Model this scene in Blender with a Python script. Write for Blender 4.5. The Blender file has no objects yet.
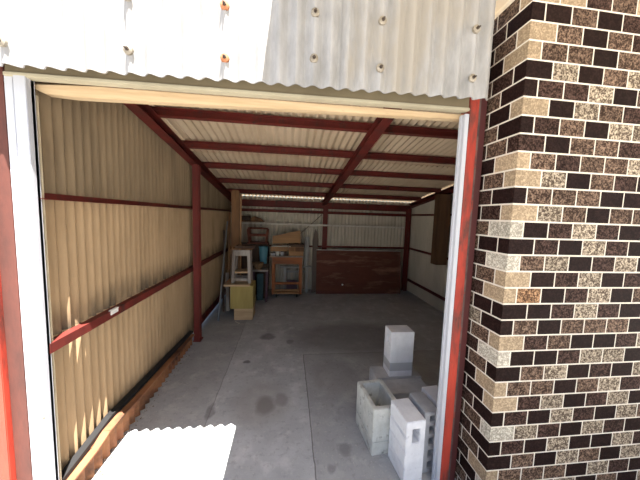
import bpy, bmesh, math, random
from mathutils import Vector as V, Matrix
random.seed(7)
S = bpy.context.scene
COL = S.collection
PI = math.pi
H = 1.6                                   # eye height

# ------------------------------------------------------------------ materials
def mat(name, base, alt=None, rough=.8, scale=6, fac=(.35, .65), stretch=(1, 1, 1), bump=0, bscale=40,
        spec=.3, metal=0, coord='Object', alt2=None, scale2=2.0, fac2=(.5, .62), detail=6):
    m = bpy.data.materials.new(name); m.use_nodes = True
    N, L = m.node_tree.nodes, m.node_tree.links
    b = N['Principled BSDF']
    b.inputs['Roughness'].default_value = rough
    b.inputs['Metallic'].default_value = metal
    b.inputs['Specular IOR Level'].default_value = spec
    tc = N.new('ShaderNodeTexCoord'); mp = N.new('ShaderNodeMapping')
    mp.inputs['Scale'].default_value = stretch
    L.new(tc.outputs[coord], mp.inputs['Vector'])
    out = None
    def noise(sc, det=detail):
        n = N.new('ShaderNodeTexNoise'); n.inputs['Scale'].default_value = sc
        n.inputs['Detail'].default_value = det; n.inputs['Roughness'].default_value = .62
        L.new(mp.outputs[0], n.inputs['Vector']); return n.outputs['Fac']
    def ramp(f, a, c):
        r = N.new('ShaderNodeMapRange'); r.inputs['From Min'].default_value = a; r.inputs['From Max'].default_value = c
        L.new(f, r.inputs['Value']); return r.outputs[0]
    def mix(f, a, c):
        x = N.new('ShaderNodeMix'); x.data_type = 'RGBA'
        L.new(f, x.inputs['Factor'])
        for v, i in ((a, 6), (c, 7)):
            if isinstance(v, tuple): x.inputs[i].default_value = (*v, 1)
            else: L.new(v, x.inputs[i])
        return x.outputs[2]
    if alt: out = mix(ramp(noise(scale), *fac), base, alt)
    if alt2: out = mix(ramp(noise(scale2), *fac2), out or base, alt2)
    if out: L.new(out, b.inputs['Base Color'])
    else: b.inputs['Base Color'].default_value = (*base, 1)
    if bump:
        bp = N.new('ShaderNodeBump'); bp.inputs['Strength'].default_value = bump; bp.inputs['Distance'].default_value = .004
        L.new(noise(bscale), bp.inputs['Height']); L.new(bp.outputs[0], b.inputs['Normal'])
    m['_n'] = 1
    return m, N, L, b, mp, noise, ramp, mix, out
def M(*a, **k): return mat(*a, **k)[0]

RED = M('red oxide paint', (.165, .024, .018), (.095, .02, .016), rough=.6, scale=5, stretch=(1, 1, .35), bump=.25,
        alt2=(.06, .028, .022), scale2=9, fac2=(.56, .68))
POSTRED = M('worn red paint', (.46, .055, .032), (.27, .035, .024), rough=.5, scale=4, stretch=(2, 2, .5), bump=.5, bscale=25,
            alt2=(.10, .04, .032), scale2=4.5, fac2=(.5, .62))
MAROON = M('shade darkened red paint', (.10, .022, .022), (.055, .022, .022), rough=.55, scale=6, stretch=(1, 1, .3), bump=.3)  # post red with the shade of the set-back flange put into its colour
GREYRUST = M('grey scaled steel', (.15, .10, .09), (.07, .05, .05), rough=.8, scale=14, bump=.5,
             alt2=(.27, .05, .035), scale2=5, fac2=(.55, .63))
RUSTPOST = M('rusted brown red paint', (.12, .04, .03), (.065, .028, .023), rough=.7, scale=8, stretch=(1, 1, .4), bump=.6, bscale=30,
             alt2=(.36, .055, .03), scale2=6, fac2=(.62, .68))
ALU = M('white aluminium', (.50, .52, .57), (.44, .455, .50), rough=.4, scale=3, stretch=(3, 3, .3))
CREAM = M('cream painted strip', (.60, .52, .38), (.48, .40, .28), rough=.6, scale=8)
RAILGREEN = M('olive grey rail', (.21, .172, .108), (.17, .14, .088), rough=.5, scale=4)
RAILPALE = M('pale olive rail', (.42, .385, .285), (.35, .315, .23), rough=.5, scale=4)
LINTEL = M('pale lintel timber', (.55, .42, .265), (.45, .325, .19), rough=.75, scale=5, stretch=(.5, 6, 9), bump=.3,
           alt2=(.26, .17, .10), scale2=14, fac2=(.68, .74))
FASCIA = M('weathered cement sheet', (.32, .32, .325), (.235, .235, .235), rough=.9, scale=16, stretch=(1, 1, .35), bump=.5, bscale=60,
           alt2=(.28, .262, .235), scale2=3)
SLATE, N, L, b_, mp_, noise_, ramp_, mix_, out_ = mat('stained cement sheet', (.41, .285, .165), (.32, .22, .125), rough=.9, scale=4, stretch=(1.5, 1.5, .4), bump=.3,
          alt2=(.27, .19, .105), scale2=2.2, fac2=(.55, .75))
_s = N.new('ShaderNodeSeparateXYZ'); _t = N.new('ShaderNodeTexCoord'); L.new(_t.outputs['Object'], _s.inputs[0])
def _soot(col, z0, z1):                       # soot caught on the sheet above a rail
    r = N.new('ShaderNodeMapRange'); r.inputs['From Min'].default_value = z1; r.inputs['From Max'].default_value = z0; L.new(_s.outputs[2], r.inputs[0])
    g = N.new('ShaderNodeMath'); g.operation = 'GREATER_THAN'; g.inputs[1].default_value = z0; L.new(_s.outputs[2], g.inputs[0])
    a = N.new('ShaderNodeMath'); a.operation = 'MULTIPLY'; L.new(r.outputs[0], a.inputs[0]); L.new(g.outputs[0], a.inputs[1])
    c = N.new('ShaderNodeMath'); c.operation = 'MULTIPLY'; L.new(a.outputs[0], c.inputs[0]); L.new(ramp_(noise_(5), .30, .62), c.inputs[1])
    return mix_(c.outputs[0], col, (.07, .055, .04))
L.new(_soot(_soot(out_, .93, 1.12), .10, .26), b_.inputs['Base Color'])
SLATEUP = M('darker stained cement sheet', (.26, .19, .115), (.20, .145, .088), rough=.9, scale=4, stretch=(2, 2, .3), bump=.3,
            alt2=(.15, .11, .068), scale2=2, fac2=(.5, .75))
SLATEBACK = M('grey cement sheet', (.60, .55, .46), (.50, .455, .37), rough=.9, scale=4, stretch=(1, 1, .3), bump=.3)
ROOF = M('pale roof sheet', (.66, .53, .38), (.55, .43, .295), rough=.9, scale=3, stretch=(1.5, .5, 1), bump=.3)
BLOCK = M('pale concrete block', (.78, .79, .82), (.66, .67, .70), rough=.95, scale=10, bump=.7, bscale=90,
          alt2=(.52, .53, .56), scale2=28, fac2=(.60, .72))
BLOCKOLD = M('weathered concrete block', (.60, .61, .58), (.46, .47, .44), rough=.95, scale=12, bump=.9, bscale=70,
             alt2=(.27, .27, .25), scale2=20, fac2=(.57, .68))
BLOCKGREY = M('grey concrete block', (.46, .47, .49), (.36, .37, .39), rough=.95, scale=10, bump=.7, bscale=80)
def wood(n, a, b, c=None, s=(1, 1, .12), sc=14, **k): return M(n, a, b, rough=.7, scale=sc, stretch=s, bump=.3, alt2=c, scale2=5, **k)
ORANGE = wood('orange brown timber', (.42, .15, .055), (.28, .095, .035), (.20, .08, .04), (.15, 1, 1))
OLIVE = wood('olive plywood', (.42, .33, .11), (.34, .26, .085))
PALEWOOD = wood('pale raw timber', (.58, .42, .25), (.44, .30, .17), None, (.15, 1, 1))
GREYWOOD = wood('weathered grey timber', (.29, .25, .22), (.19, .16, .14), (.38, .345, .31))
BROWNWOOD = wood('brown timber', (.27, .14, .06), (.15, .075, .035), (.10, .05, .025))
TANWOOD = wood('tan timber', (.42, .24, .11), (.28, .15, .07), None, (.12, 1, 1))
DARKWOOD = wood('dark timber', (.085, .05, .032), (.05, .03, .02))
CUPB = wood('dark brown panel', (.13, .07, .035), (.085, .045, .025))
GREYBROWN = wood('grey brown timber', (.17, .135, .11), (.11, .085, .07))
TRESTLE = wood('pale grey painted timber', (.44, .43, .41), (.34, .33, .31))
REDWOOD = wood('red brown timber', (.20, .055, .03), (.12, .035, .02), None, (.15, 1, 1))
PLYBOARD = wood('red brown plywood', (.155, .05, .03), (.09, .03, .02), (.26, .125, .08), (.25, 1, 1), 5)
BLUE = M('blue plastic', (.10, .28, .36), (.07, .21, .29), rough=.45, scale=5)
TEAL = M('dull teal paint', (.06, .12, .14), (.04, .08, .09), rough=.6, scale=6)
PURPLE = M('dull plum paint', (.13, .07, .10), (.09, .05, .07), rough=.6, scale=6)
GREYMET = M('dull grey metal', (.26, .27, .28), (.18, .19, .20), rough=.5, scale=8, metal=.3)
BOWL = M('brown wicker', (.28, .17, .09), (.17, .10, .05), rough=.8, scale=30)
PVC = M('pale grey plastic', (.50, .50, .47), (.40, .40, .37), rough=.5, scale=4)
WHITEPIPE = M('white painted batten', (.68, .66, .60), (.55, .52, .46), rough=.6, scale=8)
BLACK = M('black rubber and gap shade', (.015, .015, .016), rough=.7)  # caster wheels, and the bar that paints the shaded gap above the skirting rail
BOLT = M('dark bolt steel', (.06, .045, .035), rough=.6)
ZINC = M('dull zinc', (.34, .31, .26), (.20, .17, .13), rough=.55, scale=40, metal=.4)
RUSTWASH = M('rusted washer', (.42, .18, .09), (.28, .11, .05), rough=.8, scale=40)
SOFFIT = M('cream soffit board', (.78, .70, .56), (.72, .63, .49), rough=.8, scale=2)
PAPER = M('white paper', (.8, .79, .76), rough=.9)
LEAF = M('dry litter', (.20, .13, .07), (.10, .065, .04), rough=1, scale=30)
GROUND = M('pale yard concrete', (.42, .41, .39), (.35, .34, .32), rough=.95, scale=3, bump=.4)
GUTTER = M('rust orange sheet', (.36, .17, .075), (.22, .085, .045), rough=.8, scale=6, stretch=(1, .5, 1), bump=.4, alt2=(.10, .05, .03), scale2=4, fac2=(.5, .65))

# ------------------------------------------------------------------ mesh helpers
class MB:
    def __init__(s): s.v = []; s.f = []; s.c = []
    def add(s, vs, fs, col=None):
        o = len(s.v); s.v += [tuple(p) for p in vs]; s.f += [tuple(i + o for i in f) for f in fs]
        s.c += [col] * len(fs); return s
    def box(s, x0, x1, y0, y1, z0, z1, mtx=None, col=None):
        vs = [V((x, y, z)) for z in (z0, z1) for y in (y0, y1) for x in (x0, x1)]
        if mtx: vs = [mtx @ p for p in vs]
        return s.add(vs, [(0, 2, 3, 1), (4, 5, 7, 6), (0, 1, 5, 4), (2, 6, 7, 3), (0, 4, 6, 2), (1, 3, 7, 5)], col)
    def bar(s, p, q, w, h, up=(0, 0, 1), w2=None, h2=None):
        p, q = V(p), V(q); d = (q - p).normalized(); a = d.cross(V(up))
        if a.length < 1e-4: a = d.cross(V((0, 1, 0)))
        a.normalize(); u = a.cross(d)
        vs = []
        for c, ww, hh in ((p, w, h), (q, w2 or w, h2 or h)):
            for i, j in ((-1, -1), (1, -1), (1, 1), (-1, 1)): vs.append(c + a * i * ww / 2 + u * j * hh / 2)
        return s.add(vs, [(3, 2, 1, 0), (4, 5, 6, 7), (0, 1, 5, 4), (1, 2, 6, 5), (2, 3, 7, 6), (3, 0, 4, 7)])
    def prism(s, prof, p, q, right, up):
        p, q, r, u = V(p), V(q), V(right), V(up); n = len(prof)
        vs = [c + r * a + u * b for c in (p, q) for a, b in prof]
        fs = [tuple(range(n - 1, -1, -1)), tuple(range(n, 2 * n))] + [(i, (i + 1) % n, n + (i + 1) % n, n + i) for i in range(n)]
        return s.add(vs, fs)
    def tube(s, p, q, r, r2=None, n=14):
        p, q = V(p), V(q); d = (q - p).normalized(); a = d.orthogonal().normalized(); b = d.cross(a); r2 = r if r2 is None else r2
        vs = [c + (a * math.cos(t) + b * math.sin(t)) * rr for c, rr in ((p, r), (q, r2)) for t in [2 * PI * i / n for i in range(n)]]
        return s.add(vs, [tuple(range(n - 1, -1, -1)), tuple(range(n, 2 * n))] + [(i, (i + 1) % n, n + (i + 1) % n, n + i) for i in range(n)])
    def lathe(s, prof, c, n=24):
        c = V(c); vs = [c + V((r * math.cos(2 * PI * i / n), r * math.sin(2 * PI * i / n), z)) for r, z in prof for i in range(n)]
        fs = [(k * n + i, k * n + (i + 1) % n, (k + 1) * n + (i + 1) % n, (k + 1) * n + i) for k in range(len(prof) - 1) for i in range(n)]
        return s.add(vs, fs)
    def grid(s, us, ws, keep, f, d0, d1):
        """cells of a grid extruded from d0 to d1; f(u,w,d)->point"""
        ok = lambda i, j: 0 <= i < len(us) - 1 and 0 <= j < len(ws) - 1 and keep((us[i] + us[i + 1]) / 2, (ws[j] + ws[j + 1]) / 2)
        for i in range(len(us) - 1):
            for j in range(len(ws) - 1):
                if not ok(i, j): continue
                a, b, c, d = us[i], us[i + 1], ws[j], ws[j + 1]
                s.add([f(a, c, d0), f(b, c, d0), f(b, d, d0), f(a, d, d0)], [(0, 1, 2, 3)])
                s.add([f(a, c, d1), f(b, c, d1), f(b, d, d1), f(a, d, d1)], [(3, 2, 1, 0)])
                for (ii, jj, P, Q) in ((i - 1, j, (a, c), (a, d)), (i + 1, j, (b, d), (b, c)), (i, j - 1, (b, c), (a, c)), (i, j + 1, (a, d), (b, d))):
                    if not ok(ii, jj): s.add([f(*P, d0), f(*Q, d0), f(*Q, d1), f(*P, d1)], [(0, 1, 2, 3)])
        return s
    def build(s, name, m, parent=None, loc=None, bevel=0, smooth=False, weld=True):
        me = bpy.data.meshes.new(name); me.from_pydata(s.v, [], s.f)
        if any(s.c):
            at = me.color_attributes.new('tint', 'FLOAT_COLOR', 'CORNER')
            for p in me.polygons:
                c = s.c[p.index] or (1, 1, 1)
                for l in p.loop_indices: at.data[l].color = c if len(c) == 4 else (*c, 1)
        bm = bmesh.new(); bm.from_mesh(me)
        if weld: bmesh.ops.remove_doubles(bm, verts=bm.verts, dist=1e-5)
        bmesh.ops.recalc_face_normals(bm, faces=bm.faces)
        if bevel:
            es = [e for e in bm.edges if len(e.link_faces) == 2 and e.calc_face_angle(0) > .6]
            bmesh.ops.bevel(bm, geom=es, offset=bevel, segments=2, affect='EDGES', clamp_overlap=True)
        bm.to_mesh(me); bm.free()
        if smooth or bevel:
            for p in me.polygons: p.use_smooth = True
            me.set_sharp_from_angle(angle=math.radians(40 if smooth else 32))
        me.materials.append(m)
        o = bpy.data.objects.new(name, me); COL.objects.link(o)
        if parent: o.parent = parent
        if loc is not None: o.location = loc
        return o

def empty(name, loc=(0, 0, 0), rz=0):
    o = bpy.data.objects.new(name, None); COL.objects.link(o); o.location = loc; o.rotation_euler.z = rz; o.empty_display_size = .05; return o
def tag(o, label, cat, group=None):
    o['label'] = label; o['category'] = cat
    if group: o['group'] = group
    return o
def thing(name, label, cat, loc=(0, 0, 0), rz=0, group=None): return tag(empty(name, loc, rz), label, cat, group)
def struct(o): o['kind'] = 'structure'; return o
def recentre(o):
    """move the origin of a one-mesh thing to the base of its own shape"""
    vs = [v.co for v in o.data.vertices]
    c = V(((min(v.x for v in vs) + max(v.x for v in vs)) / 2, (min(v.y for v in vs) + max(v.y for v in vs)) / 2, min(v.z for v in vs)))
    o.data.transform(Matrix.Translation(-c)); o.location = V(o.location) + c; return o
def one(mb, name, m, label, cat, group=None, **k):
    return tag(recentre(mb.build(name, m, **k)), label, cat, group)

def corr(mb, O, U, W, N, ulen, lo, hi, pitch=.0755, amp=.011, th=.006, phase=0, seg=8):
    """corrugated sheet; lo/hi are functions of u (or numbers)"""
    O, U, W, N = V(O), V(U), V(W), V(N)
    fl = lo if callable(lo) else (lambda u: lo); fh = hi if callable(hi) else (lambda u: hi)
    n = max(2, int(ulen / pitch * seg)); vs = []
    for i in range(n + 1):
        u = ulen * i / n; d = amp * math.sin(2 * PI * u / pitch + phase)
        for off in (0, -th):
            for w in (fl(u), fh(u)): vs.append(O + U * u + W * w + N * (d + off))
    fs = []
    for i in range(n):
        a, b = 4 * i, 4 * i + 4
        fs += [(a, b, b + 1, a + 1), (a + 2, a + 3, b + 3, b + 2), (a, a + 2, b + 2, b), (a + 1, b + 1, b + 3, a + 3)]
    fs += [(0, 1, 3, 2), (4 * n, 4 * n + 2, 4 * n + 3, 4 * n + 1)]
    return mb.add(vs, fs)

def Lp(a, b, t=.004): return [(0, 0), (a, 0), (a, t), (t, t), (t, b), (0, b)]
def Cp(w, h, t=.004): return [(0, 0), (w, 0), (w, t), (t, t), (t, h - t), (w, h - t), (w, h), (0, h)]
def Ip(w, h, t=.006):
    a = (w - t) / 2
    return [(0, 0), (w, 0), (w, t), (a + t, t), (a + t, h - t), (w, h - t), (w, h), (0, h), (0, h - t), (a, h - t), (a, t), (0, t)]

# ------------------------------------------------------------------ shell constants
XL, XR, YF, YD, YB = -1.20, 2.70, 1.225, 1.34, 5.60
ZR = lambda y: 2.355 - .147 * (y - 2)          # underside of rafters
ZP = lambda y: ZR(y) + .085                    # underside of purlins
ZS = lambda y: ZP(y) + .072                    # underside of roof sheets

# ------------------------------------------------------------------ floor and yard
m, N, L, b, mp, noise, ramp, mix, out = mat('shed floor concrete', (.44, .455, .475), (.34, .35, .365), rough=.85, scale=2.6, bump=.35, bscale=30,
        alt2=(.53, .54, .55), scale2=6, fac2=(.52, .72), spec=.35)
geo = N.new('ShaderNodeNewGeometry'); sep = N.new('ShaderNodeSeparateXYZ')
wob = N.new('ShaderNodeTexNoise'); wob.inputs['Scale'].default_value = 7; wob.inputs['Detail'].default_value = 5
wm = N.new('ShaderNodeVectorMath'); wm.operation = 'MULTIPLY_ADD'; wm.inputs[1].default_value = (.10, .10, 0)
L.new(geo.outputs['Position'], wob.inputs['Vector']); L.new(wob.outputs['Color'], wm.inputs[0]); L.new(geo.outputs['Position'], wm.inputs[2])
L.new(wm.outputs[0], sep.inputs[0])
def math_(op, a, b2=None, c2=None):
    n = N.new('ShaderNodeMath'); n.operation = op
    for i, v in enumerate((a, b2, c2)):
        if v is None: continue
        if isinstance(v, (int, float)): n.inputs[i].default_value = v
        else: L.new(v, n.inputs[i])
    return n.outputs[0]
X, Y = sep.outputs[0], sep.outputs[1]
wm2 = N.new('ShaderNodeVectorMath'); wm2.operation = 'MULTIPLY_ADD'; wm2.inputs[1].default_value = (.02, .02, 0)
L.new(wob.outputs['Color'], wm2.inputs[0]); L.new(geo.outputs['Position'], wm2.inputs[2]); sep2 = N.new('ShaderNodeSeparateXYZ'); L.new(wm2.outputs[0], sep2.inputs[0])
X2, Y2 = sep2.outputs[0], sep2.outputs[1]
def blob(col, x, y, rx, ry, rgb, k=1.0):
    d = math_('ADD', math_('POWER', math_('DIVIDE', math_('SUBTRACT', X, x + .05), rx), 2), math_('POWER', math_('DIVIDE', math_('SUBTRACT', Y, y + .05), ry), 2))
    r = N.new('ShaderNodeMapRange'); r.inputs['From Min'].default_value = 1.25; r.inputs['From Max'].default_value = .45
    r.inputs['To Max'].default_value = k; L.new(d, r.inputs[0]); return mix(r.outputs[0], col, rgb)
def line(col, coord, v, w, other, lo, hi, rgb, k=.8):
    d = math_('ABSOLUTE', math_('SUBTRACT', coord, v))
    on = math_('MULTIPLY', math_('LESS_THAN', d, w), math_('MULTIPLY', math_('GREATER_THAN', other, lo), math_('LESS_THAN', other, hi)))
    return mix(math_('MULTIPLY', on, k), col, rgb)
slab = math_('MAXIMUM', math_('LESS_THAN', X2, -.585), math_('MULTIPLY', math_('GREATER_THAN', X2, .21), math_('LESS_THAN', Y2, 2.90)))
out = mix(math_('MULTIPLY', slab, .35), out, (.22, .22, .22))
out = mix(math_('MULTIPLY', ramp(noise(26), .54, .70), .45), out, (.20, .195, .19)); out = mix(math_('MULTIPLY', ramp(noise(60), .58, .70), .5), out, (.55, .54, .52))
dk = (.085, .08, .078)
out = blob(out, -.17, 2.10, .085, .13, dk, .9); out = blob(out, -.03, 2.16, .06, .09, dk, .55)
out = blob(out, -.24, 3.36, .10, .10, dk, .6); out = blob(out, -.42, 2.77, .035, .035, dk, .7); out = blob(out, .05, 3.2, .05, .06, dk, .5)
out = blob(out, .42, 1.62, .05, .05, dk, .4); out = blob(out, .30, 1.5, .03, .04, dk, .35); out = blob(out, -.60, 2.05, .04, .10, dk, .45)
out = blob(out, .5, 2.5, .25, .3, (.19, .185, .18), .35); out = blob(out, .9, 3.3, .9, .5, (.17, .165, .16), .7); out = blob(out, -.2, 2.15, .26, .30, (.30, .29, .28), .6)
out = line(out, X2, .21, .004, Y2, 1.2, 2.90, (.12, .12, .12)); out = line(out, Y2, 2.90, .005, X2, .21, 2.7, (.12, .12, .12), .5)
out = line(out, X2, -.585, .004, Y2, 1.2, 3.6, (.13, .12, .12), .5)
L.new(out, b.inputs['Base Color'])
struct(MB().box(-1.5, 3.0, 1.34, 5.9, -.12, 0).build('floor', m))
struct(MB().box(-60, 60, -60, 60, -.5, -.002).build('ground', GROUND))

# ------------------------------------------------------------------ corrugated walls and roof
mb = MB(); top = lambda y: ZS(y) - .012
corr(mb, (XL - .012, 1.36, 0), (0, 1, 0), (0, 0, 1), (1, 0, 0), 4.26, .03, 1.70, amp=.0145, pitch=.0635)
wl = struct(mb.build('wall_left', SLATE, smooth=True))
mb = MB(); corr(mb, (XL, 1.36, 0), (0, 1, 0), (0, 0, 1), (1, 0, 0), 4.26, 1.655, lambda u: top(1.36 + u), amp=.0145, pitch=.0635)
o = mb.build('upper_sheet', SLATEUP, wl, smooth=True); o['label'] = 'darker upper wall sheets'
mb = MB(); corr(mb, (XR, 1.36, 0), (0, 1, 0), (0, 0, 1), (-1, 0, 0), 4.26, 0, lambda u: top(1.36 + u))
struct(mb.build('wall_right', SLATEBACK, smooth=True))
mb = MB(); corr(mb, (-1.23, YB, 0), (1, 0, 0), (0, 0, 1), (0, -1, 0), 3.96, 0, 1.972, pitch=.0755)
struct(mb.build('wall_back', SLATEBACK, smooth=True))
ceil = struct(empty('ceiling'))
sl = -.147; rv = V((0, 1, sl)).normalized()
for nm, y0, y1, dz in (('roof_sheet', 1.27, 3.52, .020), ('roof_sheet', 3.38, 5.67, 0)):
    mb = MB(); corr(mb, (-1.45, y0, ZS(y0) + .012 + dz), (1, 0, 0), rv, (0, 0, -1), 4.4, (lambda u, k=(y0 < 2): .14 if k and u > 2.40 else 0), (y1 - y0) / rv.y, pitch=.0755, amp=.013)
    mb.build(nm, ROOF, ceil, smooth=True)

# front cladding above the opening: three lapped sheets, with their fixings
wf = struct(empty('wall_front', (0, YF, 2.15)))
zb = lambda x: 2.176 + .020 * x - 2.15
fix = [(-.271, 2.253, 1), (-.272, 2.459, 1), (-.651, 2.246, 0), (-.648, 2.45, 0), (-1.096, 2.23, 0), (-1.09, 2.44, 0),
       (.104, 2.289, 0), (.102, 2.476, 0), (.407, 2.278, 0), (.405, 2.478, 0), (.864, 2.276, 0), (.862, 2.493, 0)]
PIT = .0755
for k, (x0, x1) in enumerate(((-1.95, -.55), (-.555, .215), (.21, .958))):
    mb = MB(); corr(mb, (x0, -.004 * (k % 2), 0), (1, 0, 0), (0, 0, 1), (0, -1, 0), x1 - x0, lambda u: zb(x0 + u), .62, pitch=PIT, amp=.0135, phase=2 * PI * x0 / PIT)
    sh = mb.build('corrugated_sheet', FASCIA, wf, smooth=True)
    for fx, fz, rusty in fix:
        if not (x0 <= fx < x1): continue
        cx = round((fx / PIT) - .25) * PIT + .25 * PIT
        bz = MB(); c = V((cx, -.0175, fz - 2.15))
        bz.tube(c + V((0, .006, 0)), c + V((0, -.003, 0)), .019, .018, 18); bz.tube(c + V((0, -.003, 0)), c + V((0, -.007, 0)), .018, .010, 18)
        ns = MB(); ns.tube(c + V((0, -.007, 0)), c + V((0, -.013, 0)), .008, .0075, 6); ns.tube(c + V((0, -.013, 0)), c + V((0, -.026, -.004)), .004, .0035, 8)
        if not rusty and fx < -.9: ns.tube(c + V((0, -.020, 0)), c + V((-.05, -.022, .016)), .002, .002, 8)
        ns.build('hook_bolt', BOLT, sh, smooth=True)
        o = bz.build('washer', RUSTWASH if rusty else ZINC, sh, smooth=True)
        if rusty: o['label'] = 'rusty washer'
# cladding right of the opening, behind the brick pier (closes the shed)
mb = MB(); corr(mb, (1.10, 1.39, 0), (1, 0, 0), (0, 0, 1), (0, -1, 0), 1.64, 0, 2.56); struct(mb.build('wall_front_right', SLATEBACK, smooth=True))

# ------------------------------------------------------------------ brick house pier with eave
m, N, L, b, mp, noise, ramp, mix, out = mat('glazed speckled brick', (.5, .5, .5), rough=.55, spec=.05)
at = N.new('ShaderNodeVertexColor'); at.layer_name = 'tint'
n1 = N.new('ShaderNodeTexNoise'); n1.inputs['Scale'].default_value = 150; n1.inputs['Detail'].default_value = 3
n2 = N.new('ShaderNodeTexNoise'); n2.inputs['Scale'].default_value = 60; n2.inputs['Detail'].default_value = 2
L.new(mp.outputs[0], n1.inputs['Vector']); L.new(mp.outputs[0], n2.inputs['Vector'])
s_ = math_('ADD', math_('MULTIPLY', n1.outputs['Fac'], .65), math_('MULTIPLY', n2.outputs['Fac'], .35))
r1 = ramp(s_, .44, .66)
hi = N.new('ShaderNodeMix'); hi.data_type = 'RGBA'; hi.blend_type = 'MULTIPLY'; hi.inputs['Factor'].default_value = 1
sc_ = N.new('ShaderNodeMix'); sc_.data_type = 'RGBA'; sc_.inputs[6].default_value = (.30, .25, .23, 1); sc_.inputs[7].default_value = (2.3, 2.3, 2.2, 1)
k_ = math_('ADD', math_('MULTIPLY', math_('SUBTRACT', r1, .5), at.outputs['Alpha']), .5); L.new(k_, sc_.inputs['Factor']); L.new(at.outputs['Color'], hi.inputs[6]); L.new(sc_.outputs[2], hi.inputs[7]); L.new(hi.outputs[2], b.inputs['Base Color'])
BRICK = m
MORTAR = M('pale mortar', (.68, .635, .56), (.60, .55, .47), rough=.95, scale=30)
CC = {'D': (.014, .0075, .007), 'd': (.045, .027, .023), 'm': (.105, .072, .055), 'l': (.235, .20, .16), 'B': (.28, .22, .155), 'w': (.36, .345, .305), 'o': (.20, .12, .07)}
rows = {-1: ('B', 'BdmB', 'm'), 0: ('D', 'DmDdm', 'd'), 1: ('B', 'mDmdm', 'm'), 2: ('B', 'mmDmd', 'D'), 3: ('D', 'lDmlD', 'd'), 4: ('D', 'ddlDm', 'm'),
  5: ('B', 'Dlmdm', 'D'), 6: ('D', 'dmDll', 'm'), 7: ('d', 'Dmmd', 'm'), 8: ('B', 'mdmml', 'D'), 9: ('B', 'lDmdD', 'm'), 10: ('D', 'mmmDD', 'd'),
  11: ('B', 'lmDmm', 'd'), 12: ('w', 'DdldDd', 'm'), 13: ('D', 'dDldDm', 'D'), 14: ('w', 'mlDdlD', 'd'), 15: ('B', 'DdlDdm', 'm'), 16: ('B', 'oDdlDm', 'd'),
  17: ('D', 'DdldDD', 'D'), 18: ('D', 'mDmmmD', 'l'), 19: ('B', 'dmDDdl', 'm'), 20: ('w', 'DDdllD', 'd'), 21: ('D', 'mlDdDl', 'm'), 22: ('B', 'mmDmld', 'D'),
  23: ('B', 'dlDdlD', 'D'), 24: ('D', 'dDldDlm', 'd'), 25: ('w', 'ldDldDm', 'm'), 26: ('D', 'dDlDDld', 'd'), 27: ('D', 'mDlmDlm', 'm'), 28: ('B', 'mmmDldD', 'd'), 29: ('w', 'dmlDmDl', 'D'), 30: ('D', 'lDmdlDm', 'm')}
XC, YC, BL, BH, J = 1.066, 1.145, .1365, .0823, .0085
XE = 4.2; YEnd = 1.385
mb = MB()
def brick(u0, u1, z0, z1, code):
    """one brick along the unfolded wall: u<0 runs back along the side face, u>0 along the front"""
    c = CC[code]; f = random.uniform(.85, 1.15); c = tuple(x * f for x in c) + ({'B': .4, 'w': .55, 'D': .6}.get(code, 1.0),); P = .0015
    if u1 <= 0:
        mb.box(XC - P, XC + .02, YC - u1, YC - u0, z0, z1, col=c)
    elif u0 >= 0:
        mb.box(XC + u0, XC + u1, YC - P, YC + .02, z0, z1, col=c)
    else:
        mb.box(XC - P, XC + .02, YC - P, YC - u0, z0, z1, col=c); mb.box(XC + .02, XC + u1, YC - P, YC + .02, z0, z1, col=c)
for r in range(-1, 32):
    z1 = 2.513 - BH * (r - 1); z0 = z1 - BH
    if z0 < 0: z0 = .0
    if z1 - z0 < .02: continue
    z1 -= J / 2; z0 += J / 2
    corner, front, side = rows.get(r, ('d', 'DmldD', 'm'))
    half = r % 2 == 0
    fu = BL / 2 if half else BL; su = BL if half else BL / 2
    brick(-su + J / 2, fu - J / 2, z0, z1, corner)
    u = fu; k = 0
    while XC + u < XE - .02:
        code = front[k] if k < len(front) else random.choice('DDdmmldD'); brick(u + J / 2, min(u + BL, XE - XC) - J / 2, z0, z1, code); u += BL; k += 1
    u = -su; k = 0
    while YC - u < YEnd - .015:
        code = side if k == 0 else random.choice('Ddmm'); brick(max(u - BL, YC - YEnd) + J / 2, u - J / 2, z0, z1, code); u -= BL; k += 1
core = MB().box(XC, XE, YC, YEnd, 0, 2.70).build('wall_brick_house', MORTAR); struct(core); core['label'] = 'house wall of dark and pale glazed bricks'
mb.build('brickwork', BRICK, core, weld=False)
struct(MB().box(-.055, 4.5, -.9, 1.175, 2.70, 2.86).box(.962, 4.5, 1.175, 1.395, 2.70, 2.86).build('eave', SOFFIT))

# ------------------------------------------------------------------ red steel frame
def steel(name, prof, p, q, r, u, label, cat, group=None, m=RED): return one(MB().prism(prof, p, q, r, u), name, m, label, cat, group)
RX, UX = (1, 0, 0), (0, 0, 1)
up = V((0, .147, 1)).normalized()
pl = [(1.70, 'red steel purlin hidden just behind the door lintel'), (2.37, 'red steel purlin nearest the doorway, under the front roof sheets'), (3.01, 'second red steel purlin from the doorway, ahead of the roof sheet lap'),
      (3.655, 'third red steel purlin from the doorway, just behind the roof sheet lap'), (4.37, 'fourth red steel purlin from the doorway, second ahead of the back wall'), (5.06, 'fifth red steel purlin from the doorway, nearest the back wall')]
for y, lab in pl[1:]:
    steel('roof_purlin', Cp(.045, .07), (-1.19, y + .045, ZP(y + .045)), (2.68, y + .045, ZP(y + .045)), (0, -1, -sl), up, lab, 'purlin', 'red steel purlins under the roof')
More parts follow.
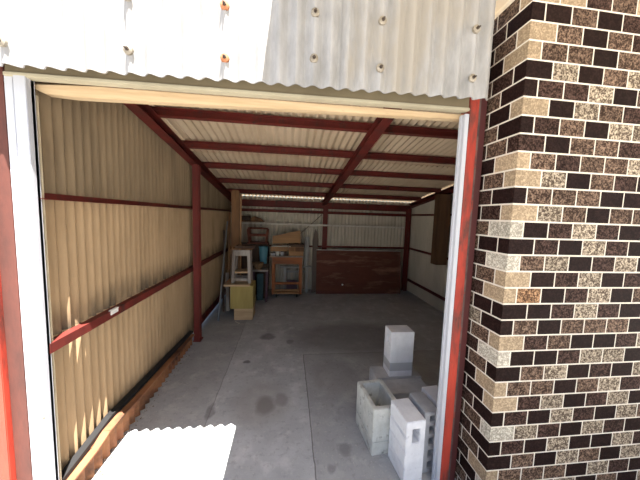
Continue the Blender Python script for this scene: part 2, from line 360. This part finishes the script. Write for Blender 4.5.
# rafters
def rafter(prof, x, y0, y1, r, label): return steel('roof_rafter', prof, (x, y0, ZR(y0)), (x, y1, ZR(y1)), r, up, label, 'rafter', 'red steel rafters')
rafter(Cp(.09, .084), -1.175, 1.40, 5.55, RX, 'red steel rafter sloping along the top of the left wall')
rafter(Ip(.085, .084), .695, 1.42, 5.55, RX, 'red steel rafter running back across the middle of the ceiling')
rafter(Cp(.09, .084), 2.675, 1.42, 5.55, (-1, 0, 0), 'red steel rafter sloping down along the top of the right wall')
# left wall: post and girts
p = thing('steel_post', 'red steel post standing in the middle of the left wall', 'post', (-1.10, 3.27, 0))
MB().prism(Ip(.068, .08, .007), (-.035, 0, .012), (-.035, 0, ZR(3.32)), RX, (0, 1, 0)).build('shaft', RED, p)
MB().box(-.045, .045, -.01, .10, 0, .012).build('base_plate', RED, p)
gl = 'red steel girts on the walls'
steel('wall_girt', Lp(.045, .032), (-1.187, 1.365, 1.638), (-1.187, 5.5, 1.638), RX, UX, 'upper red angle girt along the left wall, at the sheet lap', 'girt', gl)
steel('wall_girt', Lp(.045, .05), (-1.142, 1.365, .937), (-1.142, 5.5, .937), (-1, 0, 0), (0, 0, -1), 'lower red angle girt along the left wall, waist high, with a paper scrap on it', 'girt', gl)
steel('wall_girt', Lp(.05, .035), (2.688, 1.45, .945), (2.688, 5.5, .945), (-1, 0, 0), UX, 'dark red girt along the right wall at the height of the board top', 'girt', gl)
steel('wall_girt', Lp(.05, .035), (2.688, 1.45, .245), (2.688, 5.5, .245), (-1, 0, 0), UX, 'lowest dark red girt along the right wall near the floor', 'girt', gl)
steel('wall_girt', Lp(.05, .035), (2.688, 1.45, 1.68), (2.688, 5.5, 1.68), (-1, 0, 0), UX, 'highest dark girt on the right wall, below the rafter', 'girt', gl)
# back wall steel
steel('back_beam', Cp(.06, .135), (-1.18, 5.56, 1.762), (2.68, 5.56, 1.762), (0, -1, 0), UX, 'deep red steel beam across the top of the back wall', 'beam')
steel('wall_girt', Cp(.05, .06), (-1.18, 5.582, 1.655), (2.68, 5.582, 1.655), (0, -1, 0), UX, 'red girt on the back wall just below the deep beam', 'girt', gl)
steel('wall_girt', Lp(.05, .035), (-1.18, 5.582, .935), (2.68, 5.582, .935), (0, -1, 0), UX, 'dark girt on the back wall level with the plywood board top', 'girt', gl)
p = thing('steel_post', 'red steel post in the middle of the back wall behind the plywood board', 'post', (.77, 5.51, 0))
MB().prism(Ip(.095, .075, .007), (-.047, -.03, 0), (-.047, -.03, ZR(5.5) - .002), RX, (0, 1, 0)).build('shaft', RED, p)
one(MB().prism(Ip(.08, .10, .008), (2.57, 5.44, 0), (2.57, 5.44, ZR(5.5) - .01), RX, (0, 1, 0)), 'steel_post', RED, 'red steel post in the back right corner of the shed', 'post')
one(MB().bar((.70, 5.535, 1.64), (-.12, 5.535, .88), .03, .012), 'brace_rod', DARKWOOD, 'dark diagonal brace running down left from the back wall post', 'brace')
t = thing('white_rail', 'white batten across the upper back wall', 'rail', (.72, 5.462, 1.40))
MB().bar((-1.85, .0, .015), (1.79, .0, .015), .02, .035).build('batten', WHITEPIPE, t, bevel=.003)
for x in (-1.3, -.1, 1.2): MB().box(x - .01, x + .01, .010, .12, .005, .025).build('bracket', GREYMET, t)

# posts each side of the doorway
t = thing('door_post', 'sunlit red painted steel post at the left edge of the doorway', 'post', (-1.31, 1.36, 0))
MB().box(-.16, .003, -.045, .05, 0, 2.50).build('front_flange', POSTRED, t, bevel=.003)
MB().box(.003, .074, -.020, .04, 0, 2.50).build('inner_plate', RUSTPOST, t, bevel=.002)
t = thing('door_post', 'bright red painted steel post at the right edge of the doorway beside the bricks', 'post', (.98, 1.36, 0))
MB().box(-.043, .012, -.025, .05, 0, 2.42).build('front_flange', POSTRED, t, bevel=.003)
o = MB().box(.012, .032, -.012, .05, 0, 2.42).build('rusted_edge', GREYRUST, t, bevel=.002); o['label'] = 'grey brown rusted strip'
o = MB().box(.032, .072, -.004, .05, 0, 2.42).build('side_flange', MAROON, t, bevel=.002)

# ------------------------------------------------------------------ doorway frame
d = struct(empty('door_1', (0, YD, 0)))
def jamb(x0, sgn, nm):
    # white jamb with two grooves, then a dark slot and a cream inner stop
    j = MB().box(min(x0, x0 + sgn * .034), max(x0, x0 + sgn * .034), -.004, .03, 0, 2.165).box(min(x0 + sgn * .040, x0 + sgn * .088), max(x0 + sgn * .040, x0 + sgn * .088), -.010, .03, 0, 2.165)
    j.box(min(x0, x0 + sgn * .088), max(x0, x0 + sgn * .088), .012, .034, 0, 2.165)
    return j.build(nm, ALU, d, bevel=.002)
jamb(-1.232, 1, 'jamb')
MB().box(-1.166, -1.152, .050, .058, 0, 2.108).build('stop_strip', CREAM, d, bevel=.002)
j = MB().box(.912, .936, -.008, .03, 0, 2.165).box(.906, .936, .014, .034, 0, 2.165).build('jamb', ALU, d, bevel=.002)
MB().box(.926, .936, .050, .058, 0, 2.130).build('stop_strip', CREAM, d, bevel=.002)
MB().prism([(-1.23, 2.176), (.936, 2.196), (.936, 2.34), (-1.23, 2.34)], (0, .0, 0), (0, .03, 0), (1, 0, 0), (0, 0, 1)).build('head_cover', RAILGREEN, d, bevel=.002)
MB().prism([(-1.23, 2.157), (.936, 2.180), (.936, 2.196), (-1.23, 2.176)], (0, -.012, 0), (0, .03, 0), (1, 0, 0), (0, 0, 1)).build('head_rail', RAILPALE, d, bevel=.004)
for x in (-1.16,):
    bz = MB(); c = V((x, -.011, .585)); bz.tube(c, c + V((0, -.004, 0)), .008, .007, 12); bz.tube(c + V((0, -.004, 0)), c + V((0, -.012, -.006)), .004, .003, 8)
    bz.build('screw', ZINC, d, smooth=True)
# lintel timber, its left end worn round
prof = [(-1.17, 2.140), (-1.12, 2.118), (-1.0, 2.112), (-.8, 2.116), (.0, 2.136), (.94, 2.156), (.94, 2.182), (-.9, 2.168), (-1.16, 2.154)]
mb = MB(); mb.prism([(a, z) for a, z in prof], (0, 1.385, 0), (0, 1.43, 0), (1, 0, 0), (0, 0, 1))
o = mb.build('trim_1', LINTEL, bevel=.003); struct(o); o['label'] = 'pale timber lintel under the door head rail'
o = MB().box(-.10, -.055, -.0, .004, 0, .007).build('knot', DARKWOOD, loc=(0, 1.382, 2.124)); o.parent = None
bpy.data.objects.remove(o)

# ------------------------------------------------------------------ left wall foot: bent rail, skirting sheet, litter
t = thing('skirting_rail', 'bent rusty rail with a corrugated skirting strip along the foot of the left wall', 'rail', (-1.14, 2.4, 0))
pts = [(-1.06, .135, .0), (-.80, .15, .004), (-.70, .185, .012), (-.58, .19, .016), (-.40, .16, .008), (.1, .13, 0), (.85, .105, 0)]
mb = MB()
for (a, za, xa), (b_, zb_, xb) in zip(pts, pts[1:]): mb.bar((xa, a, za), (xb, b_, zb_), .05, .012, w2=.05, h2=.012)
mb.build('bent_rail', GUTTER, t)
mb = MB(); corr(mb, (.0, -1.05, 0), (0, 1, 0), (0, 0, 1), (1, 0, 0), 1.88, .0, lambda u: .135 + (.035 if .25 < u < .65 else 0) - .014 * u, pitch=.07, amp=.014)
mb.build('skirting_sheet', GUTTER, t, smooth=True)
MB().bar((-.035, -1.03, .155), (-.035, -.6, .205), .04, .03).bar((-.035, -.6, .205), (-.035, .9, .115), .04, .03).build('gap_shade_bar', BLACK, t)  # black bar standing in for the shaded gap above the rail
steel('wall_girt', Lp(.05, .05), (-1.187, 3.42, .10), (-1.187, 5.5, .10), RX, UX, 'red girt low on the left wall, beyond the wall post', 'girt', gl)
mb = MB()
for i in range(80):
    y = 1.40 + random.random() ** 1.5 * 1.7; x = -1.11 + random.random() ** 2 * .05; r = random.uniform(.003, .010); a = random.random() * PI
    z = .001 + random.random() * .006
    vs = [(x + r * math.cos(a + k * PI / 2) * (1 if k % 2 else .45), y + r * math.sin(a + k * PI / 2) * (1 if k % 2 else .45), z + random.random() * .006) for k in range(4)]
    mb.add(vs, [(0, 1, 2, 3)])
o = mb.build('leaf_litter', LEAF, weld=False); tag(o, 'dry leaf litter along the foot of the left wall', 'litter'); o['kind'] = 'stuff'
one(MB().box(-1.152, -1.135, 1.80, 1.875, .939, .943).box(-1.1405, -1.1385, 1.80, 1.875, .912, .943), 'paper_scrap', PAPER, 'white paper scrap on the lower red girt of the left wall', 'paper')

# ------------------------------------------------------------------ concrete blocks
BG = 'concrete blocks stacked by the right door jamb'
xz = lambda u, w, dd: (u, dd, w)
yz = lambda u, w, dd: (dd, u, w)
xy = lambda u, w, dd: (u, w, dd)
def block(name, mb, m, label, loc, rz=0, bev=.004):
    o = mb.build(name, m, bevel=bev); o.location = loc; o.rotation_euler.z = rz; return tag(o, label, 'concrete block', BG)
# open-topped trough block
mb = MB()
us = [0, .03, .17, .205]; ws = [0, .035, .275, .31]
mb.grid(us, ws, lambda u, w: not (.03 < u < .17 and .035 < w < .275), xy, .10, .333)
mb.grid(us, ws, lambda u, w: not (u > .17 and w < .035), xy, 0, .0995)
block('hollow_concrete_block', mb, BLOCKOLD, 'weathered grey block with a deep open cavity facing up, leftmost on the floor', (.588, 1.562, 0), .10)
# upright block with one slot in its narrow front and grooves down its left side
us = [0, .007, .042, .092, .128]; ws = [0, .095, .107, .195, .207, .262, .295, .307, .352, .402]
mb = MB().grid(us, ws, lambda u, w: not ((.042 < u < .092 and .262 < w < .352) or (u < .007 and (.095 < w < .107 or .195 < w < .207 or .295 < w < .307))), xz, 0, .20)
block('concrete_block', mb, BLOCK, 'pale block on end with one slot in its narrow front, foremost of the pile', (.720, 1.362, 0), .10)
us = [0, .035, .075, .105]; zs = [.03, .075, .11, .155, .19, .235, .27, .315, .345, .385]
mb = MB().grid(us, [0] + zs + [.41], lambda u, w: not (.035 < u < .075 and any(zs[i] < w < zs[i + 1] for i in range(0, 10, 2))), xz, 0, .19)
block('concrete_block', mb, BLOCKGREY, 'block on end with a column of holes, between slotted block and door jamb', (.868, 1.418, 0), .10)
mb = MB().grid([0, .04, .085, .125], [0, .05, .13, .165, .245, .28, .36, .41], lambda u, w: not (.04 < u < .085 and (.05 < w < .13 or .165 < w < .245 or .28 < w < .36)), xz, 0, .19)
block('concrete_block', mb, BLOCK, 'block on end mostly hidden behind the right door jamb', (.988, 1.475, 0), .10)
mb = MB().grid([0, .40], [0, .19], lambda u, w: True, xy, 0, .195)
block('concrete_block', mb, BLOCKGREY, 'dark grey block lying flat behind the trough block', (.800, 1.896, 0), 0)
mb = MB().grid([0, .42], [0, .19], lambda u, w: True, xy, 0, .20)
block('concrete_block', mb, BLOCKGREY, 'block lying flat at the back of the pile, carrying the upright one', (.792, 2.092, 0), 0)
us = [0, .06, .095, .157]; ws = [0, .05, .13, .165, .245, .29, .36, .41]
mb = MB().grid(us, ws, lambda u, w: not (.06 < u < .095 and .29 < w < .36), yz, 0, .212)
mbm, N2, L2, b2, mp2, noise2, ramp2, mix2, out2 = mat('grey banded concrete block', (.80, .81, .84), (.68, .69, .72), rough=.95, scale=10, bump=.7, bscale=90)
sp = N2.new('ShaderNodeSeparateXYZ'); L2.new(mp2.outputs[0], sp.inputs[0])
N, L = N2, L2
band = math_('MULTIPLY', math_('GREATER_THAN', sp.outputs[2], .055), math_('LESS_THAN', sp.outputs[2], .13))  # plain grey band across the lower part of the block
L2.new(mix2(math_('MULTIPLY', band, .75), out2, (.40, .41, .41)), b2.inputs['Base Color'])
block('concrete_block', mb, mbm, 'pale block standing on end on top, tallest of the pile', (.915, 2.105, .20), 0)

# ------------------------------------------------------------------ back of the shed
t = thing('plywood_board', 'large red brown plywood board leaning on the back wall', 'board', (1.505, 5.24, 0))
rotx = Matrix.Rotation(-.13, 4, 'X')
MB().box(-.915, .915, 0, .015, 0, .905, mtx=rotx).build('panel', PLYBOARD, t, bevel=.002)
MB().tube((-.36, -.003 + .195 * .131 - .002, .19), (-.36, .195 * .131, .19), .018, n=16).build('sticker', PAPER, t)
MB().box(-.915, .915, -.006, .022, .905, .925, mtx=rotx).build('top_edge', TRESTLE, t)
# hanging cupboard on the right wall
t = thing('hanging_cupboard', 'tall dark brown wooden cupboard hung on the right wall', 'cupboard', (2.535, 4.18, .86))
MB().box(-.10, .10, -.16, .0, 0, 1.17).build('carcass', CUPB, t, bevel=.003)
MB().box(-.09, .09, -.172, -.16, .012, 1.158).build('door', CUPB, t, bevel=.002)
# leaning timbers on the left
def lean(name, p, q, w, h, m, label, group=None, up=(0, 0, 1), **k): return one(MB().bar(p, q, w, h, up=up, **k), name, m, label, 'timber', group, bevel=.002)
LG = 'timbers leaning in the back left corner'
mb = MB().prism([(-.066, 0), (.066, 0), (.066, 1.95), (.045, 1.99), (-.045, 1.99), (-.066, 1.95)], (-.885, 4.50, 0), (-.885, 4.55, 0), (1, 0, 0), (0, 0, 1))
one(mb, 'upright_plank', BROWNWOOD, 'broad brown plank standing upright to the roof behind the stool', 'timber', LG, bevel=.004)
one(MB().box(-.812, -.79, 4.51, 4.55, 0, 1.93), 'upright_batten', TANWOOD, 'narrow pale batten standing against the right edge of the broad plank', 'timber', LG, bevel=.002)
lean('leaning_stick', (-1.0, 3.87, .012), (-1.075, 4.78, 1.46), .022, .022, GREYMET, 'thin grey stick leaning furthest forward with its foot on the open floor', LG)
lean('leaning_stick', (-1.02, 4.25, .012), (-1.12, 4.75, 1.30), .035, .02, DARKWOOD, 'dark batten leaning on the left wall behind the grey stick', LG)
lean('leaning_stick', (-.98, 4.45, .012), (-1.05, 4.85, 1.62), .04, .02, BROWNWOOD, 'brown batten leaning beside the broad plank', LG)
lean('leaning_stick', (-.96, 4.30, .012), (-1.0, 4.42, .62), .05, .03, GREYWOOD, 'short grey timber stub leaning beside the plywood box', LG)
# boxes with stool on top
one(MB().box(-.785, -.512, 3.93, 4.22, 0, .178), 'wooden_crate', PALEWOOD, 'pale wooden box on the floor under the olive plywood box', 'box', bevel=.003)
t = thing('plywood_box', 'olive plywood box resting on the pale wooden box', 'box', (-.675, 4.09, .178))
MB().box(-.165, .165, -.172, .17, 0, .355).build('carcass', OLIVE, t, bevel=.003)
one(MB().box(-.925, -.555, 3.87, 4.27, .533, .561), 'loose_board', PALEWOOD, 'pale board lying on the olive plywood box under the stool', 'board', bevel=.003)
t = thing('wooden_stool', 'weathered grey stool standing on the stacked boxes', 'stool', (-.69, 4.07, .561))
MB().box(-.125, .125, -.12, .12, .475, .50).build('seat', GREYWOOD, t, bevel=.003)
for sx in (-1, 1):
    for sy in (-1, 1): MB().bar((sx * .122, sy * .105, 0), (sx * .105, sy * .095, .475), .042, .035, up=(0, 1, 0)).build('leg', GREYWOOD, t, bevel=.002)
MB().box(-.10, .10, -.105, -.08, .415, .475).build('apron', GREYWOOD, t, bevel=.002)
for y in (-.11, .085): MB().box(-.112, .112, y, y + .025, .03, .075).build('lower_rail', GREYWOOD, t, bevel=.002)
MB().box(-.108, .108, -.10, .10, .15, .175).build('shelf', PALEWOOD, t, bevel=.002)
SG = 'boards on top of the grey stool'
one(MB().box(-.84, -.54, 3.97, 4.19, 1.061, 1.083), 'loose_board', BROWNWOOD, 'brown board lying flat on the stool seat', 'board', SG, bevel=.002)
one(MB().box(-.79, -.50, 4.0, 4.16, 1.083, 1.118), 'loose_board', DARKWOOD, 'dark thick board lying uppermost on the stool', 'board', SG, bevel=.002)
# dark cupboard and what is piled on it
t = thing('dark_cupboard', 'dark wooden cupboard standing behind the stool and boxes', 'cupboard', (-.66, 5.33, 0))
MB().box(-.30, .27, -.12, .15, 0, 1.02).build('carcass', DARKWOOD, t, bevel=.003)
for k in (-1, 1): MB().box(-.015 + k * .145 - .135, -.015 + k * .145 + .135, -.132, -.12, .04, .98).build('door', DARKWOOD, t, bevel=.002)
t = thing('red_stool', 'red brown wooden stool lying upside down on the dark cupboard', 'stool', (-.60, 5.33, 1.02))
MB().box(-.20, .20, -.13, .13, 0, .03).build('seat', REDWOOD, t, bevel=.003)
for sx in (-1, 1):
    for sy in (-1, 1): MB().bar((sx * .16, sy * .10, .03), (sx * .19, sy * .115, .29), .035, .035, up=(0, 1, 0)).build('leg', REDWOOD, t, bevel=.002)
MB().box(-.18, .18, -.118, -.098, .15, .19).build('rail', REDWOOD, t, bevel=.002); MB().box(-.18, .18, .098, .118, .15, .19).build('rail', REDWOOD, t, bevel=.002)
one(MB().box(-.79, -.41, 5.20, 5.44, 1.312, 1.34), 'loose_board', REDWOOD, 'red board resting on the upturned stool legs', 'board', bevel=.002)
t = thing('wall_shelf', 'brown shelf on the back wall left of the brace, above the white rail', 'shelf', (-.78, 5.50, 1.45))
MB().box(-.28, .28, -.10, .075, 0, .02).build('board', BROWNWOOD, t, bevel=.002)
for x in (-.2, .2): MB().prism([(0, 0), (0, -.09), (-.08, 0)], (x, .072, 0), (x + .015, .072, 0), (0, 1, 0), (0, 0, 1)).build('bracket', GREYMET, t)
one(MB().box(-1.0, -.78, 5.42, 5.54, 1.47, 1.56), 'wooden_crate', DARKWOOD, 'dark wooden box on the shelf on the back wall', 'box', bevel=.003)
one(MB().prism([(0, 0), (.26, 0), (.20, .05), (.08, .09), (0, .05)], (-.77, 5.44, 1.47), (-.77, 5.52, 1.47), (1, 0, 0), (0, 0, 1)), 'wood_offcut', BROWNWOOD, 'brown wood offcut beside the dark box on the back shelf', 'offcut', bevel=.003)
# plum table with bowl and bucket
t = thing('small_table', 'small dark table with plum legs between the stool and the workbench', 'table', (-.50, 4.86, 0))
MB().box(-.15, .14, -.11, .10, .565, .60).build('tabletop', GREYWOOD, t, bevel=.003)
for sx in (-.13, .12):
    for sy in (-.09, .08): MB().box(sx - .018, sx + .018, sy - .018, sy + .018, 0, .565).build('leg', PURPLE, t, bevel=.002)
one(MB().box(-.56, -.45, 4.85, 4.90, 0, .50), 'teal_panel', TEAL, 'dull teal metal panel standing under the small table', 'panel', bevel=.004)
mb = MB().lathe([(0, 0), (.06, 0), (.105, .10), (.11, .115), (.102, .115), (.058, .012), (0, .012)], (-.545, 4.85, .60))
one(mb, 'wicker_bowl', BOWL, 'brown wicker bowl on the small dark table', 'bowl', smooth=True)
one(MB().box(-.56, -.38, 4.985, 5.165, 0, .66), 'wooden_crate', DARKWOOD, 'tall dark wooden box under the blue bucket, behind the small table', 'box', bevel=.003)
t = thing('blue_bucket', 'blue plastic bucket standing behind the wicker bowl', 'bucket', (-.47, 5.075, .66))
one_ = MB().lathe([(0, .0), (.065, .0), (.085, .31), (.09, .31), (.09, .33), (.083, .33), (.063, .012), (0, .012)], (0, 0, 0)).build('body', BLUE, t, smooth=True)
# workbench
t = thing('workbench', 'orange brown wooden workbench on casters', 'workbench', (-.01, 5.0, 0))
MB().box(-.35, .29, -.03, .26, .80, .822).build('top', GREYWOOD, t, bevel=.002)
MB().box(-.28, .265, -.005, .02, .665, .80).build('apron', ORANGE, t, bevel=.003)
for x in (-.262, .262):
    for y in (.0, .22): MB().box(x - .026, x + .026, y, y + .04, .065, .80).build('leg', ORANGE, t, bevel=.003)
MB().box(-.24, .24, .01, .05, .26, .30).build('stretcher', ORANGE, t, bevel=.003)
MB().box(-.27, .27, .0, .26, .075, .10).build('lower_shelf', TANWOOD, t, bevel=.003)
MB().box(-.24, .24, .0, .03, .13, .165).build('stretcher', TANWOOD, t, bevel=.003)
for x in (-.2, .2):
    for y in (.03, .22):
        c = MB().tube((x - .012, y, .032), (x + .012, y, .032), .032, n=18).build('caster', BLACK, t, smooth=True)
        MB().box(x - .016, x + .016, y - .006, y + .006, .030, .075).build('fork', GREYMET, c)
WG = 'things piled on the workbench'
t = thing('toolbox', 'long wooden toolbox on the right of the workbench top', 'box', (.155, 5.14, .822))
MB().box(-.14, .14, -.10, .10, 0, .17).build('carcass', TANWOOD, t, bevel=.003); MB().box(-.15, .15, -.112, -.10, .085, .165).build('front', BROWNWOOD, t, bevel=.002)
one(MB().box(-.33, -.245, 5.02, 5.14, .822, .875), 'tin_box', GREYMET, 'small grey tin at the left end of the workbench top', 'tin', WG, bevel=.004)
one(MB().box(-.225, -.165, 5.02, 5.12, .822, .905), 'tin_box', PVC, 'pale upright tin beside the left grey tin on the workbench', 'tin', WG, bevel=.004)
one(MB().box(-.145, -.085, 5.02, 5.12, .822, .900), 'tin_box', GREYMET, 'grey upright tin on the workbench beside the toolbox', 'tin', WG, bevel=.004)
one(MB().box(-.075, -.025, 5.03, 5.12, .822, .900), 'wood_block', DARKWOOD, 'dark wood block on the workbench between the tins and the toolbox', 'block', WG, bevel=.003)
one(MB().box(-.335, -.005, 5.03, 5.20, .907, .985), 'timber_baulk', TANWOOD, 'tan timber baulk lying across the tins on the workbench', 'timber', WG, bevel=.004)
one(MB().box(-.32, .05, 5.03, 5.22, .994, 1.008), 'loose_board', WHITEPIPE, 'thin pale board lying over the tan timber baulk', 'board', WG, bevel=.002)
one(MB().box(.01, .31, 5.05, 5.26, .995, 1.045), 'timber_baulk', DARKWOOD, 'dark timber baulk lying on top of the toolbox', 'timber', WG, bevel=.003)
one(MB().prism([(0, 0), (.54, .02), (.53, .27), (.36, .235), (.17, .18), (0, .15)], (-.30, 5.10, 1.045), (-.30, 5.14, 1.045), (1, 0, 0), (0, 0, 1)), 'tapered_plank', TANWOOD,
    'tapered tan plank standing on edge, topmost on the workbench', 'plank', WG, bevel=.004)
# grey trestle, pipe, pointed plank
t = thing('grey_trestle', 'pale grey wooden trestle bench behind the workbench', 'trestle', (.17, 5.40, 0))
MB().box(-.33, .33, -.06, .06, .525, .55).build('top', TRESTLE, t, bevel=.003)
MB().box(-.24, .24, -.045, -.02, .42, .46).build('rail', TRESTLE, t, bevel=.003)
for x in (-.225, .225): MB().box(x - .024, x + .024, -.05, -.01, 0, .525).build('leg', TRESTLE, t, bevel=.003)
for x in (-.225, .225): MB().box(x - .02, x + .02, .02, .055, 0, .525).build('leg', TRESTLE, t, bevel=.003)
one(MB().tube((.38, 5.42, .55), (.39, 5.50, 1.16), .052, n=20), 'plastic_pipe', PVC, 'short pale grey pipe standing on the grey trestle', 'pipe', smooth=True)
one(MB().prism([(-.055, 0), (.055, 0), (.058, 1.08), (.04, 1.24), (.0, 1.35), (-.035, 1.22), (-.055, 1.08)], (.562, 5.385, 0), (.562, 5.410, 0), (1, 0, 0), (0, .02, 1)), 'pointed_plank', GREYBROWN,
    'grey brown plank with a pointed top leaning beside the plywood board', 'plank', bevel=.003)
one(MB().box(-.02, .20, 5.29, 5.33, 0, .27), 'plum_board', PURPLE, 'dull plum board standing under the trestle behind the workbench', 'panel', bevel=.003)
one(MB().bar((-.76, 3.87, .004), (-.68, 3.80, .004), .006, .006), 'twig', WHITEPIPE, 'thin pale twig on the floor in front of the stacked boxes', 'twig')

# ------------------------------------------------------------------ light
sun = bpy.data.objects.new('sun', bpy.data.lights.new('sun', 'SUN')); COL.objects.link(sun)
sun.data.energy = 18.0; sun.data.angle = .003; sun.data.color = (1, .95, .88)
sun.rotation_euler = V((-.233, .686, -2.163)).to_track_quat('-Z', 'Y').to_euler()
w = bpy.data.worlds.new('sky'); S.world = w; w.use_nodes = True
nt = w.node_tree; bg = nt.nodes['Background']
sky = nt.nodes.new('ShaderNodeTexSky'); sky.sky_type = 'NISHITA'; sky.sun_disc = False
sky.sun_elevation = math.radians(70); sky.sun_rotation = math.radians(160); sky.air_density = 1.0; sky.dust_density = 3.0
nt.links.new(sky.outputs[0], bg.inputs[0]); bg.inputs[1].default_value = .16

# ------------------------------------------------------------------ camera
f, yaw, pit, rol = 260.97, .121228, .09013, .03288
cy, sy = math.cos(yaw), math.sin(yaw)
fw = V((sy * math.cos(pit), cy * math.cos(pit), -math.sin(pit))); r = V((cy, -sy, 0)); u = r.cross(fw)
r2 = r * math.cos(rol) + u * math.sin(rol); u2 = -r * math.sin(rol) + u * math.cos(rol)
cam = bpy.data.objects.new('camera', bpy.data.cameras.new('camera')); COL.objects.link(cam)
cam.matrix_world = Matrix(((r2.x, u2.x, -fw.x, 0), (r2.y, u2.y, -fw.y, 0), (r2.z, u2.z, -fw.z, H), (0, 0, 0, 1)))
cam.data.sensor_width = 36; cam.data.lens = f / 640 * 36; cam.data.clip_start = .02
S.camera = cam
S.view_settings.view_transform = 'Standard'; S.view_settings.look = 'None'; S.view_settings.gamma = 1; S.view_settings.use_curve_mapping = False
S.view_settings.exposure = 0.82
S.cycles.max_bounces = 14; S.cycles.diffuse_bounces = 10
